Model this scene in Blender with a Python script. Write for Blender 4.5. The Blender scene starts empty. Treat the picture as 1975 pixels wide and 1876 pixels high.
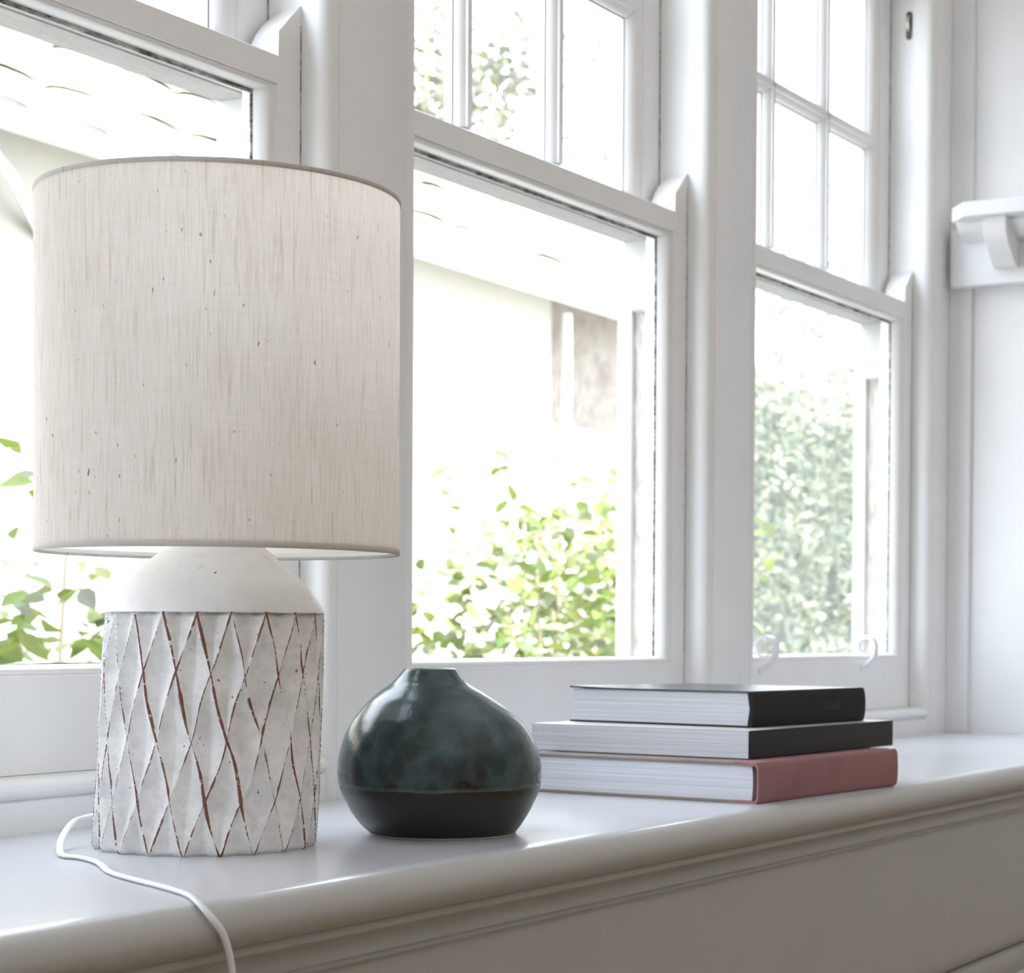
import bpy, bmesh, math, random
from mathutils import Vector, Matrix

PI = math.pi
S = bpy.context.scene
COL = S.collection
rnd = random.Random(7)

# ------------------------------------------------------------------ camera, sky, sun, lights, exposure
RIGHT = Vector((0.48722, -0.87326, 0.00645))
DOWN = Vector((-0.01846, -0.01768, -0.99967))
FWD = Vector((0.87309, 0.48694, -0.02473))
cam_d = bpy.data.cameras.new('camera')
cam = bpy.data.objects.new('camera', cam_d)
COL.objects.link(cam)
M = Matrix((RIGHT, -DOWN, -FWD)).transposed().to_4x4()
M.translation = Vector((-1.48900, -1.12237, 0.15097))
cam.matrix_world = M
F_PX, CX, CY, W_PX, H_PX = 3958.14, 1200.0, 1319.0, 1975.0, 1876.0
cam_d.sensor_fit = 'HORIZONTAL'
cam_d.sensor_width = 36.0
cam_d.lens = F_PX / W_PX * 36.0
cam_d.shift_x = (W_PX / 2 - CX) / W_PX
cam_d.shift_y = (CY - H_PX / 2) / W_PX
cam_d.clip_start = 0.02
cam_d.clip_end = 200
cam_d.dof.use_dof = True
cam_d.dof.focus_distance = 1.46
cam_d.dof.aperture_fstop = 17.0
S.camera = cam

world = bpy.data.worlds.new('sky')
S.world = world
world.use_nodes = True
bg = world.node_tree.nodes['Background']
bg.inputs[0].default_value = (0.82, 0.88, 1.0, 1)
bg.inputs[1].default_value = 5.6

sun_d = bpy.data.lights.new('sun', 'SUN')
sun_d.energy = 16.0
sun_d.angle = math.radians(1.5)
sun_d.color = (1.0, 0.97, 0.92)
sun = bpy.data.objects.new('sun', sun_d)
COL.objects.link(sun)
sun.rotation_euler = Vector((0.35, 0.60, -0.72)).to_track_quat('-Z', 'Y').to_euler()


def area(name, loc, target, sx, sy, energy, color):
    d = bpy.data.lights.new(name, 'AREA')
    d.shape = 'RECTANGLE'
    d.size, d.size_y = sx, sy
    d.energy = energy
    d.color = color
    o = bpy.data.objects.new(name, d)
    COL.objects.link(o)
    o.location = loc
    o.rotation_euler = (Vector(target) - Vector(loc)).to_track_quat('-Z', 'Y').to_euler()
    return o


area('ceiling_fill_light', (-0.72, -2.0, 2.08), (-0.72, -2.0, 0.0), 4.3, 3.7, 17.5, (1.0, 0.995, 0.985))  # unseen fill light added overhead for the room's bounced light

S.view_settings.view_transform = 'Standard'
S.view_settings.look = 'None'
S.view_settings.gamma = 1.0
S.view_settings.use_curve_mapping = False
S.view_settings.exposure = 0.56
try:
    S.cycles.use_denoising = True
    S.cycles.max_bounces = 14
    S.cycles.diffuse_bounces = 7
    S.cycles.glossy_bounces = 6
    S.cycles.transmission_bounces = 8
    S.cycles.transparent_max_bounces = 24
    S.cycles.sample_clamp_indirect = 8.0
    S.cycles.caustics_reflective = False
    S.cycles.caustics_refractive = False
except Exception:
    pass


# ------------------------------------------------------------------ helpers
def smooth(me, ang=35):
    me.polygons.foreach_set('use_smooth', [True] * len(me.polygons))
    me.set_sharp_from_angle(angle=math.radians(ang))


def mk(name, verts, faces, m=None, parent=None, ang=35, fix=True):
    me = bpy.data.meshes.new(name)
    me.from_pydata([tuple(v) for v in verts], [], faces)
    if fix:
        bm = bmesh.new()
        bm.from_mesh(me)
        bmesh.ops.recalc_face_normals(bm, faces=bm.faces)
        bm.to_mesh(me)
        bm.free()
    me.update()
    if ang:
        smooth(me, ang)
    o = bpy.data.objects.new(name, me)
    COL.objects.link(o)
    if m:
        me.materials.append(m)
    if parent:
        o.parent = parent
    return o


def empty(name, loc=(0, 0, 0), rz=0, parent=None):
    o = bpy.data.objects.new(name, None)
    o.empty_display_size = 0.05
    COL.objects.link(o)
    o.location = loc
    o.rotation_euler = (0, 0, rz)
    if parent:
        o.parent = parent
    return o


def tag(o, label, cat, group=None):
    o['label'] = label
    o['category'] = cat
    if group:
        o['group'] = group
    return o


def struct(o):
    o['kind'] = 'structure'
    return o


def bev(o, w, seg=2):
    b = o.modifiers.new('bevel', 'BEVEL')
    b.width = w
    b.segments = seg
    b.limit_method = 'ANGLE'
    b.angle_limit = math.radians(40)
    return o


class G:
    """collects geometry for one mesh"""
    def __init__(s):
        s.v, s.f = [], []

    def box(s, x0, x1, y0, y1, z0, z1):
        n = len(s.v)
        s.v += [(x, y, z) for z in (z0, z1) for y in (y0, y1) for x in (x0, x1)]
        s.f += [tuple(n + i for i in q) for q in
                ((0, 2, 3, 1), (4, 5, 7, 6), (0, 1, 5, 4), (2, 6, 7, 3), (0, 4, 6, 2), (1, 3, 7, 5))]
        return s

    def prism(s, prof, axis, a, b):
        """2-D polygon extruded: axis 'x' prof=(y,z); 'y' prof=(x,z); 'z' prof=(x,y)"""
        n, k = len(s.v), len(prof)
        for t in (a, b):
            for p, q in prof:
                s.v.append({'x': (t, p, q), 'y': (p, t, q), 'z': (p, q, t)}[axis])
        s.f += [(n + i, n + (i + 1) % k, n + k + (i + 1) % k, n + k + i) for i in range(k)]
        s.f += [tuple(n + i for i in range(k - 1, -1, -1)), tuple(n + k + i for i in range(k))]
        return s

    def rings(s, rs, close=True):
        """rs: list of (x0,x1,z0,z1,y) rectangles joined one after another"""
        n = len(s.v)
        for x0, x1, z0, z1, y in rs:
            s.v += [(x0, y, z0), (x1, y, z0), (x1, y, z1), (x0, y, z1)]
        m = len(rs)
        for i in range(m if close else m - 1):
            a, b = n + 4 * i, n + 4 * ((i + 1) % m)
            s.f += [(a + j, a + (j + 1) % 4, b + (j + 1) % 4, b + j) for j in range(4)]
        return s

    def lathe(s, prof, n=64, cap0=False, cap1=False, off=None):
        """prof: (r,z); off(i) -> (dx,dy)"""
        b = len(s.v)
        for i, (r, z) in enumerate(prof):
            ox, oy = off(i) if off else (0, 0)
            for j in range(n):
                a = 2 * PI * j / n
                s.v.append((ox + r * math.cos(a), oy + r * math.sin(a), z))
        for i in range(len(prof) - 1):
            for j in range(n):
                k = (j + 1) % n
                s.f.append((b + i * n + j, b + i * n + k, b + (i + 1) * n + k, b + (i + 1) * n + j))
        if cap0:
            s.f.append(tuple(b + j for j in range(n - 1, -1, -1)))
        if cap1:
            t = b + (len(prof) - 1) * n
            s.f.append(tuple(t + j for j in range(n)))
        return s

    def tube(s, pts, w, h=None, n=10, up=(0, 0, 1)):
        """sweep of an ellipse (w across, h along up) through pts"""
        h = h or w
        pts = [Vector(p) for p in pts]
        b = len(s.v)
        for i, p in enumerate(pts):
            t = (pts[min(i + 1, len(pts) - 1)] - pts[max(i - 1, 0)]).normalized()
            u = Vector(up[i] if isinstance(up, list) else up)
            side = t.cross(u)
            if side.length < 1e-4:
                side = t.cross(Vector((1, 0, 0)))
            side.normalize()
            u2 = side.cross(t).normalized()
            for j in range(n):
                a = 2 * PI * j / n
                ca, sa = math.cos(a), math.sin(a)
                s.v.append(tuple(p + side * (w / 2 * ca) + u2 * (h / 2 * sa)))
        for i in range(len(pts) - 1):
            for j in range(n):
                k = (j + 1) % n
                s.f.append((b + i * n + j, b + i * n + k, b + (i + 1) * n + k, b + (i + 1) * n + j))
        s.f.append(tuple(b + j for j in range(n - 1, -1, -1)))
        e = b + (len(pts) - 1) * n
        s.f.append(tuple(e + j for j in range(n)))
        return s

    def mk(s, name, m=None, parent=None, ang=35):
        return mk(name, s.v, s.f, m, parent, ang)


def catmull(pts, k=8):
    P = [Vector(p) for p in pts]
    P = [2 * P[0] - P[1]] + P + [2 * P[-1] - P[-2]]
    out = []
    for i in range(1, len(P) - 2):
        for j in range(k):
            t = j / k
            a, b, c, d = P[i - 1:i + 3]
            out.append(0.5 * ((2 * b) + (c - a) * t + (2 * a - 5 * b + 4 * c - d) * t * t + (3 * b - a - 3 * c + d) * t ** 3))
    out.append(P[-2])
    return out


def lerp_tab(tab, x):
    if x <= tab[0][0]:
        return tab[0][1]
    for (x0, y0), (x1, y1) in zip(tab, tab[1:]):
        if x <= x1:
            return y0 + (y1 - y0) * (x - x0) / (x1 - x0)
    return tab[-1][1]


def spline_tab(tab, n):
    """tab of tuples, smooth resample"""
    pts = [Vector(t) for t in tab]
    return [tuple(p) for p in catmull(pts, n)]


# ------------------------------------------------------------------ materials
class N:
    """small node-tree writer"""
    def __init__(s, name):
        s.m = bpy.data.materials.new(name)
        s.m.use_nodes = True
        s.t = s.m.node_tree
        s.t.nodes.clear()
        s.out = s.t.nodes.new('ShaderNodeOutputMaterial')

    def node(s, kind, **kw):
        n = s.t.nodes.new('ShaderNode' + kind)
        for k, v in kw.items():
            if k.startswith('i_'):
                key = k[2:]
                key = int(key) if key.isdigit() else key.replace('_', ' ')
                s.put(n.inputs[key], v)
            else:
                setattr(n, k, v)
        return n

    def put(s, sock, v):
        if isinstance(v, bpy.types.NodeSocket):
            s.t.links.new(v, sock)
        elif isinstance(v, (tuple, list)) and len(v) == 3 and sock.type == 'RGBA':
            sock.default_value = (*v, 1)
        else:
            sock.default_value = v

    def math(s, op, a, b=None, c=None, clamp=False):
        n = s.node('Math', operation=op, use_clamp=clamp)
        s.put(n.inputs[0], a)
        if b is not None:
            s.put(n.inputs[1], b)
        if c is not None:
            s.put(n.inputs[2], c)
        return n.outputs[0]

    def mix(s, f, a, b):
        n = s.node('Mix', data_type='RGBA')
        s.put(n.inputs[0], f)
        s.put(n.inputs[6], a)
        s.put(n.inputs[7], b)
        return n.outputs[2]

    def obj(s, scale=(1, 1, 1)):
        tc = s.node('TexCoord')
        mp = s.node('Mapping')
        mp.inputs['Scale'].default_value = scale
        s.t.links.new(tc.outputs['Object'], mp.inputs[0])
        return mp.outputs[0]

    def uv(s, scale=(1, 1, 1)):
        tc = s.node('TexCoord')
        mp = s.node('Mapping')
        mp.inputs['Scale'].default_value = scale
        s.t.links.new(tc.outputs['UV'], mp.inputs[0])
        return mp.outputs[0]

    def noise(s, vec, scale, detail=3, rough=0.5):
        n = s.node('TexNoise')
        s.put(n.inputs['Vector'], vec)
        n.inputs['Scale'].default_value = scale
        n.inputs['Detail'].default_value = detail
        n.inputs['Roughness'].default_value = rough
        return n.outputs[0]

    def ramp(s, v, a, b):
        n = s.node('MapRange', clamp=True)
        s.put(n.inputs[0], v)
        n.inputs[1].default_value = a
        n.inputs[2].default_value = b
        return n.outputs[0]

    def bump(s, h, strength, dist=0.001, normal=None):
        n = s.node('Bump')
        n.inputs['Strength'].default_value = strength
        n.inputs['Distance'].default_value = dist
        s.put(n.inputs['Height'], h)
        if normal is not None:
            s.put(n.inputs['Normal'], normal)
        return n.outputs[0]

    def bsdf(s, color, rough, normal=None, spec=0.5, **kw):
        n = s.node('BsdfPrincipled')
        s.put(n.inputs['Base Color'], color)
        s.put(n.inputs['Roughness'], rough)
        n.inputs['Specular IOR Level'].default_value = spec
        for k, v in kw.items():
            s.put(n.inputs[k.replace('_', ' ')], v)
        if normal is not None:
            s.put(n.inputs['Normal'], normal)
        s.t.links.new(n.outputs[0], s.out.inputs[0])
        return n

    def surf(s, sock):
        s.t.links.new(sock, s.out.inputs[0])


def paint(name, color, rough=0.35, bump=0.25, spec=0.5, spot=0.0, spotcol=(0.35, 0.3, 0.25)):
    n = N(name)
    v = n.obj()
    brush = n.noise(v, 45, 4, 0.6)
    c = n.mix(n.ramp(n.noise(v, 9, 2), 0.35, 0.7), color, tuple(x * 0.965 for x in color))
    if spot:
        g = n.ramp(n.noise(n.obj((30, 30, 30)), 3.0, 6, 0.7), 0.66, 0.72)
        c = n.mix(n.math('MULTIPLY', g, spot), c, spotcol)
    n.bsdf(c, rough, n.bump(brush, bump, 0.0012), spec)
    return n.m


WHITE = paint('white_gloss_paint', (0.87, 0.87, 0.87), 0.32)
CASING = paint('white_eggshell_paint', (0.86, 0.86, 0.855), 0.42)
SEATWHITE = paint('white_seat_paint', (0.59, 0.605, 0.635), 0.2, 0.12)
SEATFRONT = paint('shaded_seat_front_paint', (0.445, 0.440, 0.42), 0.42, 0.35)  # darker seat front tone, with the nosing's shade put into the colour
WALLM = paint('white_wall_paint', (0.84, 0.845, 0.85), 0.6, 0.1)
OLDWHITE = paint('weathered_white_paint', (0.50, 0.50, 0.49), 0.6, 0.6, spot=0.35)
CEIL = paint('ceiling_white', (0.85, 0.85, 0.84), 0.8, 0.05)


def dirty_wood():
    n = N('weathered_grey_timber')
    v = n.obj((3, 40, 40))
    g = n.noise(v, 4, 6, 0.7)
    sp = n.ramp(n.noise(n.obj((40, 40, 25)), 2.2, 6, 0.75), 0.5, 0.7)
    c = n.mix(n.ramp(g, 0.3, 0.7), (0.36, 0.35, 0.335), (0.45, 0.445, 0.43))
    c = n.mix(n.math('MULTIPLY', sp, 0.35), c, (0.22, 0.18, 0.15))
    n.bsdf(c, 0.8, n.bump(g, 0.6, 0.002))
    return n.m


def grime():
    n = N('dark_grime_and_shade')
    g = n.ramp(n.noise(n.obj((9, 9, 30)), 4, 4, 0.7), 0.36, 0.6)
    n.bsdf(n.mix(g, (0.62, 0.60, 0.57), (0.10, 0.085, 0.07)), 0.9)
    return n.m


def dirty_channel():
    n = N('dirty_jamb_channel')
    g = n.ramp(n.noise(n.obj((60, 60, 14)), 2.2, 7, 0.75), 0.38, 0.66)
    n.bsdf(n.mix(g, (0.66, 0.63, 0.58), (0.30, 0.25, 0.20)), 0.85, n.bump(g, 0.5, 0.001))
    return n.m


PUTTY = paint('grey_putty', (0.30, 0.295, 0.29), 0.9)
TIMBER, GRIME_SHADE, CHANNEL = dirty_wood(), grime(), dirty_channel()


def glass_mat(name, wav=0.0, gloss=0.9):
    n = N(name)
    tr = n.node('BsdfTransparent')
    tr.inputs[0].default_value = (0.97, 0.985, 0.98, 1)
    gl = n.node('BsdfGlossy')
    gl.inputs['Roughness'].default_value = 0.01
    if wav:
        h = n.noise(n.obj((9, 1, 3)), 2.5, 2)
        n.put(gl.inputs['Normal'], n.bump(h, wav, 0.01))
    lw = n.node('LayerWeight')
    lw.inputs[0].default_value = 0.5
    f = n.math('MULTIPLY', n.math('MULTIPLY_ADD', n.math('POWER', lw.outputs[1], 5.0), 0.96, 0.04), gloss)
    mx = n.node('MixShader')
    n.put(mx.inputs[0], f)
    n.put(mx.inputs[1], tr.outputs[0])
    n.put(mx.inputs[2], gl.outputs[0])
    n.surf(mx.outputs[0])
    return n.m


GLASS = glass_mat('window_glass')
OLDGLASS = glass_mat('wavy_old_glass', 0.3)


# ------------------------------------------------------------------ room shell
PITCH = 0.75
HEAD = 1.19
CEILZ = 2.10
XR = 1.5626        # right corner of the window wall
b = G().box(-3.0, 1.72, -4.0, 0.13, -0.58, -0.50)
floor_m = paint('oak_floor', (0.42, 0.31, 0.21), 0.45)
struct(b.mk('floor', floor_m))
struct(G().box(-3.0, 1.72, -4.0, 0.45, CEILZ, CEILZ + 0.12).mk('ceiling', CEIL))
struct(G().box(1.572, 1.72, -4.0, 0.1226, -0.5, CEILZ).mk('wall_right', WALLM))
struct(G().box(-3.12, -3.0, -4.0, 0.1226, -0.5, CEILZ).mk('wall_left', WALLM))
struct(G().box(-3.0, 1.572, -4.12, -4.0, -0.5, CEILZ).mk('wall_rear', WALLM))
ww = G()
ww.box(-3.0, 1.572, 0.001, 0.1226, HEAD, CEILZ)
ww.box(-3.0, 1.572, 0.001, 0.1226, -0.5, 0.0)
ww.box(-3.0, -1.52, 0.001, 0.1226, 0.0, HEAD)
struct(ww.mk('wall_window', WALLM))


def arc(cx, cy, r, a0, a1, n):
    return [(cx + r * math.cos(math.radians(a0 + (a1 - a0) * i / n)),
             cy + r * math.sin(math.radians(a0 + (a1 - a0) * i / n))) for i in range(n + 1)]


def mullion(name, X, right_end=None):
    left = [(-0.0225, 0.1226), (-0.0225, 0.1036), (-0.014, 0.1036), (-0.014, 0.029), (-0.020, 0.029)]
    left += arc(-0.008, 0.012, 0.012, 180, 270, 6)
    left += [(-0.0045, 0.0), (-0.0033, 0.0016), (-0.0020, 0.0016), (-0.0008, 0.0)]
    if right_end is None:
        right = [(0.100, 0.0), (0.1012, 0.0013), (0.1024, 0.0013), (0.1036, 0.0), (0.1125, 0.0)]
        right += arc(0.1125, 0.0055, 0.0055, 270, 360, 4)
        right += [(0.118, 0.029), (0.112, 0.029), (0.112, 0.1036), (0.1205, 0.1036), (0.1205, 0.1226)]
    else:
        right = [(right_end, 0.0), (right_end, 0.1226)]
    prof = [(X + x, y) for x, y in left + right]
    return struct(G().prism(prof, 'z', 0.0, HEAD).mk(name, CASING, ang=50))


mullion('trim_6', -2 * PITCH)
mullion('trim_1', -PITCH)
mullion('trim_2', 0.0)
mullion('trim_3', PITCH)
mullion('trim_4', 2 * PITCH, XR + 0.008 - 2 * PITCH)
# the corner batten on the right wall
struct(bev(G().box(XR, 1.574, -0.0355, 0.0, 0.0, CEILZ).mk('trim_5', WALLM), 0.001))


# ------------------------------------------------------------------ sash windows
def bead(x0, x1, z0, z1, y0, dx, dzb, dzt, dy):
    """rings of an ovolo from the face rectangle in to the glass"""
    out = []
    for u, d in ((0.0, 0.0), (0.06, 0.12), (0.14, 0.16), (0.22, 0.10), (0.45, 0.14), (0.7, 0.34), (0.9, 0.66), (1.0, 1.0)):
        out.append((x0 + dx * u, x1 - dx * u, z0 + dzb * u, z1 - dzt * u, y0 + dy * d))
    return out


def horn_lower(x, flip, m, parent):
    # x = jamb side of the stile; profile taken at the front and at the back of the sash
    s = -1 if flip else 1
    f = [(-0.052, 0.655), (-0.052, 0.678), (-0.022, 0.7075), (-0.0145, 0.7075), (-0.0145, 0.655)]
    bk = [(-0.052, 0.655), (-0.050, 0.678), (-0.020, 0.7075), (-0.0145, 0.7075), (-0.0145, 0.655)]
    V, F = [], []
    k = 7
    front = [(-0.052, 0.648), (-0.0515, 0.678), (-0.046, 0.6832), (-0.040, 0.6892), (-0.034, 0.6952), (-0.0215, 0.7076), (-0.0145, 0.7076), (-0.0145, 0.648)]
    back = [(-0.050, 0.648), (-0.0465, 0.672), (-0.040, 0.6822), (-0.032, 0.6915), (-0.022, 0.7000), (-0.0145, 0.7055), (-0.0145, 0.7076), (-0.0145, 0.648)]
    g = G()
    n = len(front)
    rows = 5
    for r in range(rows):
        t = r / (rows - 1)
        for (a, b_), (c, d) in zip(front, back):
            g.v.append((x + s * (a + (c - a) * t), 0.0289 + 0.0351 * t, b_ + (d - b_) * t))
    for r in range(rows - 1):
        for i in range(n):
            j = (i + 1) % n
            g.f.append((r * n + i, r * n + j, (r + 1) * n + j, (r + 1) * n + i))
    g.f.append(tuple(range(n - 1, -1, -1)))
    g.f.append(tuple((rows - 1) * n + i for i in range(n)))
    return g.mk('horn', m, parent, 40)


def horn_upper(x, m, parent):
    prof = [(0.0716, 0.632), (0.0716, 0.545), (0.1015, 0.545), (0.105, 0.565), (0.1085, 0.590), (0.1095, 0.612), (0.108, 0.632)]
    return bev(G().prism(prof, 'x', x - 0.038, x - 0.0145).mk('horn', m, parent), 0.002)


def sash_lift(x, parent):
    """curled strap lift screwed to the bottom rail"""
    cy, cz, r = 0.0215, 0.1345, 0.0132
    pts = [(x, 0.0272, 0.098), (x, 0.0262, 0.104), (x, 0.0195, 0.1105), (x, 0.0125, 0.1165), (x, 0.0090, 0.1250)]
    for i in range(12):
        a = math.radians(180 - i * 27)
        pts.append((x, cy + r * math.cos(a), cz + r * math.sin(a)))
    pts = catmull(pts, 4)
    g = G()
    hw, th = 0.0080, 0.0019
    n0 = 0
    P = [Vector(p) for p in pts]
    for i, p in enumerate(P):
        t = (P[min(i + 1, len(P) - 1)] - P[max(i - 1, 0)]).normalized()
        nrm = Vector((1, 0, 0)).cross(t)
        for sx, sn in ((-1, -1), (1, -1), (1, 1), (-1, 1)):
            g.v.append(tuple(p + Vector((sx * hw, 0, 0)) + nrm * (sn * th)))
    for i in range(len(P) - 1):
        for j in range(4):
            k = (j + 1) % 4
            g.f.append((i * 4 + j, i * 4 + k, i * 4 + 4 + k, i * 4 + 4 + j))
    g.f += [(3, 2, 1, 0), tuple((len(P) - 1) * 4 + j for j in range(4))]
    o = g.mk('sash_lift', WHITE, parent, 50)
    o['label'] = 'white curled strap sash lift on the bottom rail'
    return o


def window(idx, X, glass, lifts=()):
    xl, xr = X - 0.632 - 0.006, X - 0.020 + 0.006
    root = struct(empty('window_%d' % idx, (X, 0, 0)))

    def g2(g):   # local coordinates
        g.v = [(x - X, y, z) for x, y, z in g.v]
        return g
    # stool: rounded bottom edge of the opening
    prof = [(0.0, 0.0), (0.0, 0.0235)] + [(0.0115 - 0.0150 * math.sin(math.radians(a_)), 0.0320 + 0.0085 * math.cos(math.radians(a_))) for a_ in (150, 125, 100, 75, 50, 25, 0)] + [(0.1226, 0.0395), (0.1226, 0.0)]
    g2(G().prism(prof, 'x', X - 0.632, X - 0.020)).mk('stool', CASING, root, 50)
    # ---- lower sash
    fx0, fx1, fz0, fz1 = xl + 0.038, X - 0.052, 0.1155, 0.632
    gx0, gx1, gz0, gz1 = fx0 + 0.015, fx1 - 0.015, 0.1240, 0.6253
    rs = [(xl, xr, 0.0402, 0.657, 0.066), (xl, xr, 0.0402, 0.657, 0.0305), (xl + .001, xr - .001, 0.0412, 0.6558, 0.029)]
    rs += bead(fx0, fx1, fz0, fz1, 0.029, 0.015, gz0 - fz0, fz1 - gz1, 0.016)
    rs += [(gx0, gx1, gz0, gz1, 0.052), (fx0 + .004, fx1 - .004, gz0 - .008, gz1 + .008, 0.066)]
    low = g2(G().rings(rs)).mk('lower_sash', WHITE, root, 40)
    g2(G().box(gx0 - .004, gx1 + .004, 0.0478, 0.0505, gz0 - .004, gz1 + .004)).mk('glass_pane', glass, low)
    # grime line where glass meets the bead
    e = 0.0016
    pt = G().rings([(gx0 + .0001, gx1 - .0001, gz0 + .0001, gz1 - .0001, 0.0452), (gx0 + e, gx1 - e, gz0 + .0009, gz1 - 2 * e, 0.0462),
                    (gx0 + e, gx1 - e, gz0 + .0009, gz1 - 2 * e, 0.0476), (gx0 + .0001, gx1 - .0001, gz0 + .0001, gz1 - .0001, 0.0476)])
    o = g2(pt).mk('putty_line', GRIME_SHADE, low)
    o['label'] = 'grimy dark line where the glass meets the bead'
    for fl, x in ((False, 0.0), (True, xl - 0.0145 - X)):
        horn_lower(x, fl, WHITE, low)
    for lx in lifts:
        sash_lift(lx - X, low)
    # ---- upper sash (outer track)
    ux0, ux1, uz0, uz1 = xl + 0.040, X - 0.055, 0.668, 1.128
    vx0, vx1, vz0, vz1 = ux0 + 0.022, ux1 - 0.022, 0.680, 1.118
    rs = [(xl, xr, 0.630, 1.184, 0.108), (xl, xr, 0.630, 1.184, 0.0728), (xl + .001, xr - .001, 0.6312, 1.183, 0.0714)]
    rs += bead(ux0, ux1, uz0, uz1, 0.0714, 0.022, vz0 - uz0, uz1 - vz1, 0.015)
    rs += [(vx0, vx1, vz0, vz1, 0.094), (vx0 - .01, vx1 + .01, vz0 - .008, vz1 + .008, 0.108)]
    up = g2(G().rings(rs)).mk('upper_sash', WHITE, root, 40)
    # weathered underside of its bottom rail
    o = g2(G().box(xl + .002, xr - .0085, 0.0722, 0.1082, 0.6285, 0.6302)).mk('rail_underside', TIMBER, up)
    o['label'] = 'weathered grey underside of the rail'
    horn_upper(0.0, OLDWHITE, up)
    o = G().box(-0.0212, -0.0199, 0.0286, 0.0292, 0.0415, 0.690).mk('jamb_shade_grime', GRIME_SHADE, root)  # thin strips paint the gap's shade together with its grime
    o['label'] = 'dark strip painting the shade and grime between the sash and the stop'
    o = G().box(-0.0152, -0.0138, 0.0702, 0.0716, 0.665, 1.183).mk('jamb_shade_grime', GRIME_SHADE, root)
    o['label'] = 'dark strip painting the shade and grime beside the upper sash'
    horn_upper(xl + 0.0525 - X, OLDWHITE, up)
    mv = [(-0.431, 0.0235), (-0.245, 0.0255)]
    zc, zh = 0.8995, 0.0125
    cols = [vx0 - X, mv[0][0] - mv[0][1] / 2, mv[0][0] + mv[0][1] / 2, mv[1][0] - mv[1][1] / 2, mv[1][0] + mv[1][1] / 2, vx1 - X]

    def mprof(c, w):
        h = w / 2
        return [(c - h, 0.0865), (c - h * .93, 0.0815), (c - h * .68, 0.0775), (c - h * .40, 0.0750), (c - h * .36, 0.0728), (c - h * .2, 0.0722),
                (c + h * .2, 0.0722), (c + h * .36, 0.0728), (c + h * .40, 0.0750), (c + h * .68, 0.0775), (c + h * .93, 0.0815), (c + h, 0.0865), (c + h * .8, 0.099), (c - h * .8, 0.099)]
    for c, w in mv:
        G().prism(mprof(c, w), 'z', vz0 - .001, vz1 + .001).mk('muntin', WHITE, up, 30)
    p2 = [(y, z) for z, y in mprof(zc, zh * 2)]
    G().prism(p2, 'x', vx0 - X - .001, vx1 - X + .001).mk('muntin', WHITE, up, 30)
    for r, (z0, z1) in enumerate(((vz0, zc - zh), (zc + zh, vz1))):
        for c in range(3):
            a, b_ = cols[2 * c], cols[2 * c + 1]
            G().box(a - .003, b_ + .003, 0.0872, 0.0895, z0 - .003, z1 + .003).mk('glass_pane', OLDGLASS, up)
            e2 = 0.0012
            pq = G().rings([(a + .0001, b_ - .0001, z0 + .0001, z1 - .0001, 0.0864), (a + e2, b_ - e2, z0 + e2, z1 - e2, 0.0866),
                            (a + e2, b_ - e2, z0 + e2, z1 - e2, 0.0871), (a + .0001, b_ - .0001, z0 + .0001, z1 - .0001, 0.0871)])
            pq.mk('putty_line', PUTTY, up)
    # dirty outer track below the upper sash, both jambs
    o = G().box(-0.0152, -0.0138, 0.0862, 0.1035, 0.0405, 0.6285).mk('outer_track', CHANNEL, root)
    o['label'] = 'stained grey outer track in the jamb'
    G().box(-0.0175, -0.0138, 0.0668, 0.0712, 0.0405, 0.6285).mk('parting_bead', OLDWHITE, root)
    G().box(-0.0232, -0.0138, 0.1035, 0.1232, 0.0405, 0.6285).mk('outer_lining', OLDWHITE, root)
    G().box(-0.638, -0.6366, 0.0862, 0.1035, 0.0405, 0.6285).mk('outer_track', CHANNEL, root)
    return root


window(4, -PITCH, GLASS)  # unseen window left of the view, added only to let in daylight
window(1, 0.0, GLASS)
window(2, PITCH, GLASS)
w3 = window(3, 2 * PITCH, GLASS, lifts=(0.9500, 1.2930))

# sash pulley in the right jamb of the third window
n = N('tarnished_metal')
n.bsdf((0.10, 0.09, 0.075), 0.5, Metallic=0.6)
DARKM = n.m
g = G()
prof = [(0.0410 + 0.0050 * math.cos(a), 1.083 + (0.0165 if math.sin(a) > 0 else -0.0165) + 0.0050 * math.sin(a)) for a in [i * PI / 8 for i in range(16)]]
pu = G().prism(prof, 'x', -0.0152, -0.0138).mk('pulley_slot', DARKM, w3)
pu['label'] = 'dark slot of the sash pulley'
wh = G()
for i in range(24):
    a = 2 * PI * i / 24
    for dy in (-0.0018, 0.0018):
        wh.v.append((-0.0150 + 0.006 * math.cos(a), 0.0415 + dy, 1.086 + 0.012 * math.sin(a)))
for i in range(24):
    j = (i + 1) % 24
    wh.f.append((2 * i, 2 * j, 2 * j + 1, 2 * i + 1))
wh.f += [tuple(2 * i for i in range(24)), tuple(2 * i + 1 for i in range(23, -1, -1))]
nb = N('pale_brass')
nb.bsdf((0.62, 0.58, 0.5), 0.4, Metallic=0.4)
wh.mk('pulley_wheel', nb.m, w3)

# ------------------------------------------------------------------ window seat
seat = tag(empty('window_seat', (0, -0.18, -0.5)), 'deep white built-in window seat running under all three windows', 'window seat')


def sp(prof, x0, x1, name, m, ang=40):
    g = G().prism([(y + 0.18, z + 0.5) for y, z in prof], 'x', x0, x1)
    return g.mk(name, m, seat, ang)


top = [(0.0, 0.0), (-0.350, 0.0), (-0.3560, -0.0004), (-0.3610, -0.0016), (-0.3660, -0.0040), (-0.3705, -0.0078), (-0.3735, -0.0125), (-0.3742, -0.0175),
       (-0.3725, -0.0225), (-0.3690, -0.0265), (-0.3640, -0.0295), (-0.3585, -0.0310), (-0.3, -0.0310), (0.0, -0.0310)]


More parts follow.
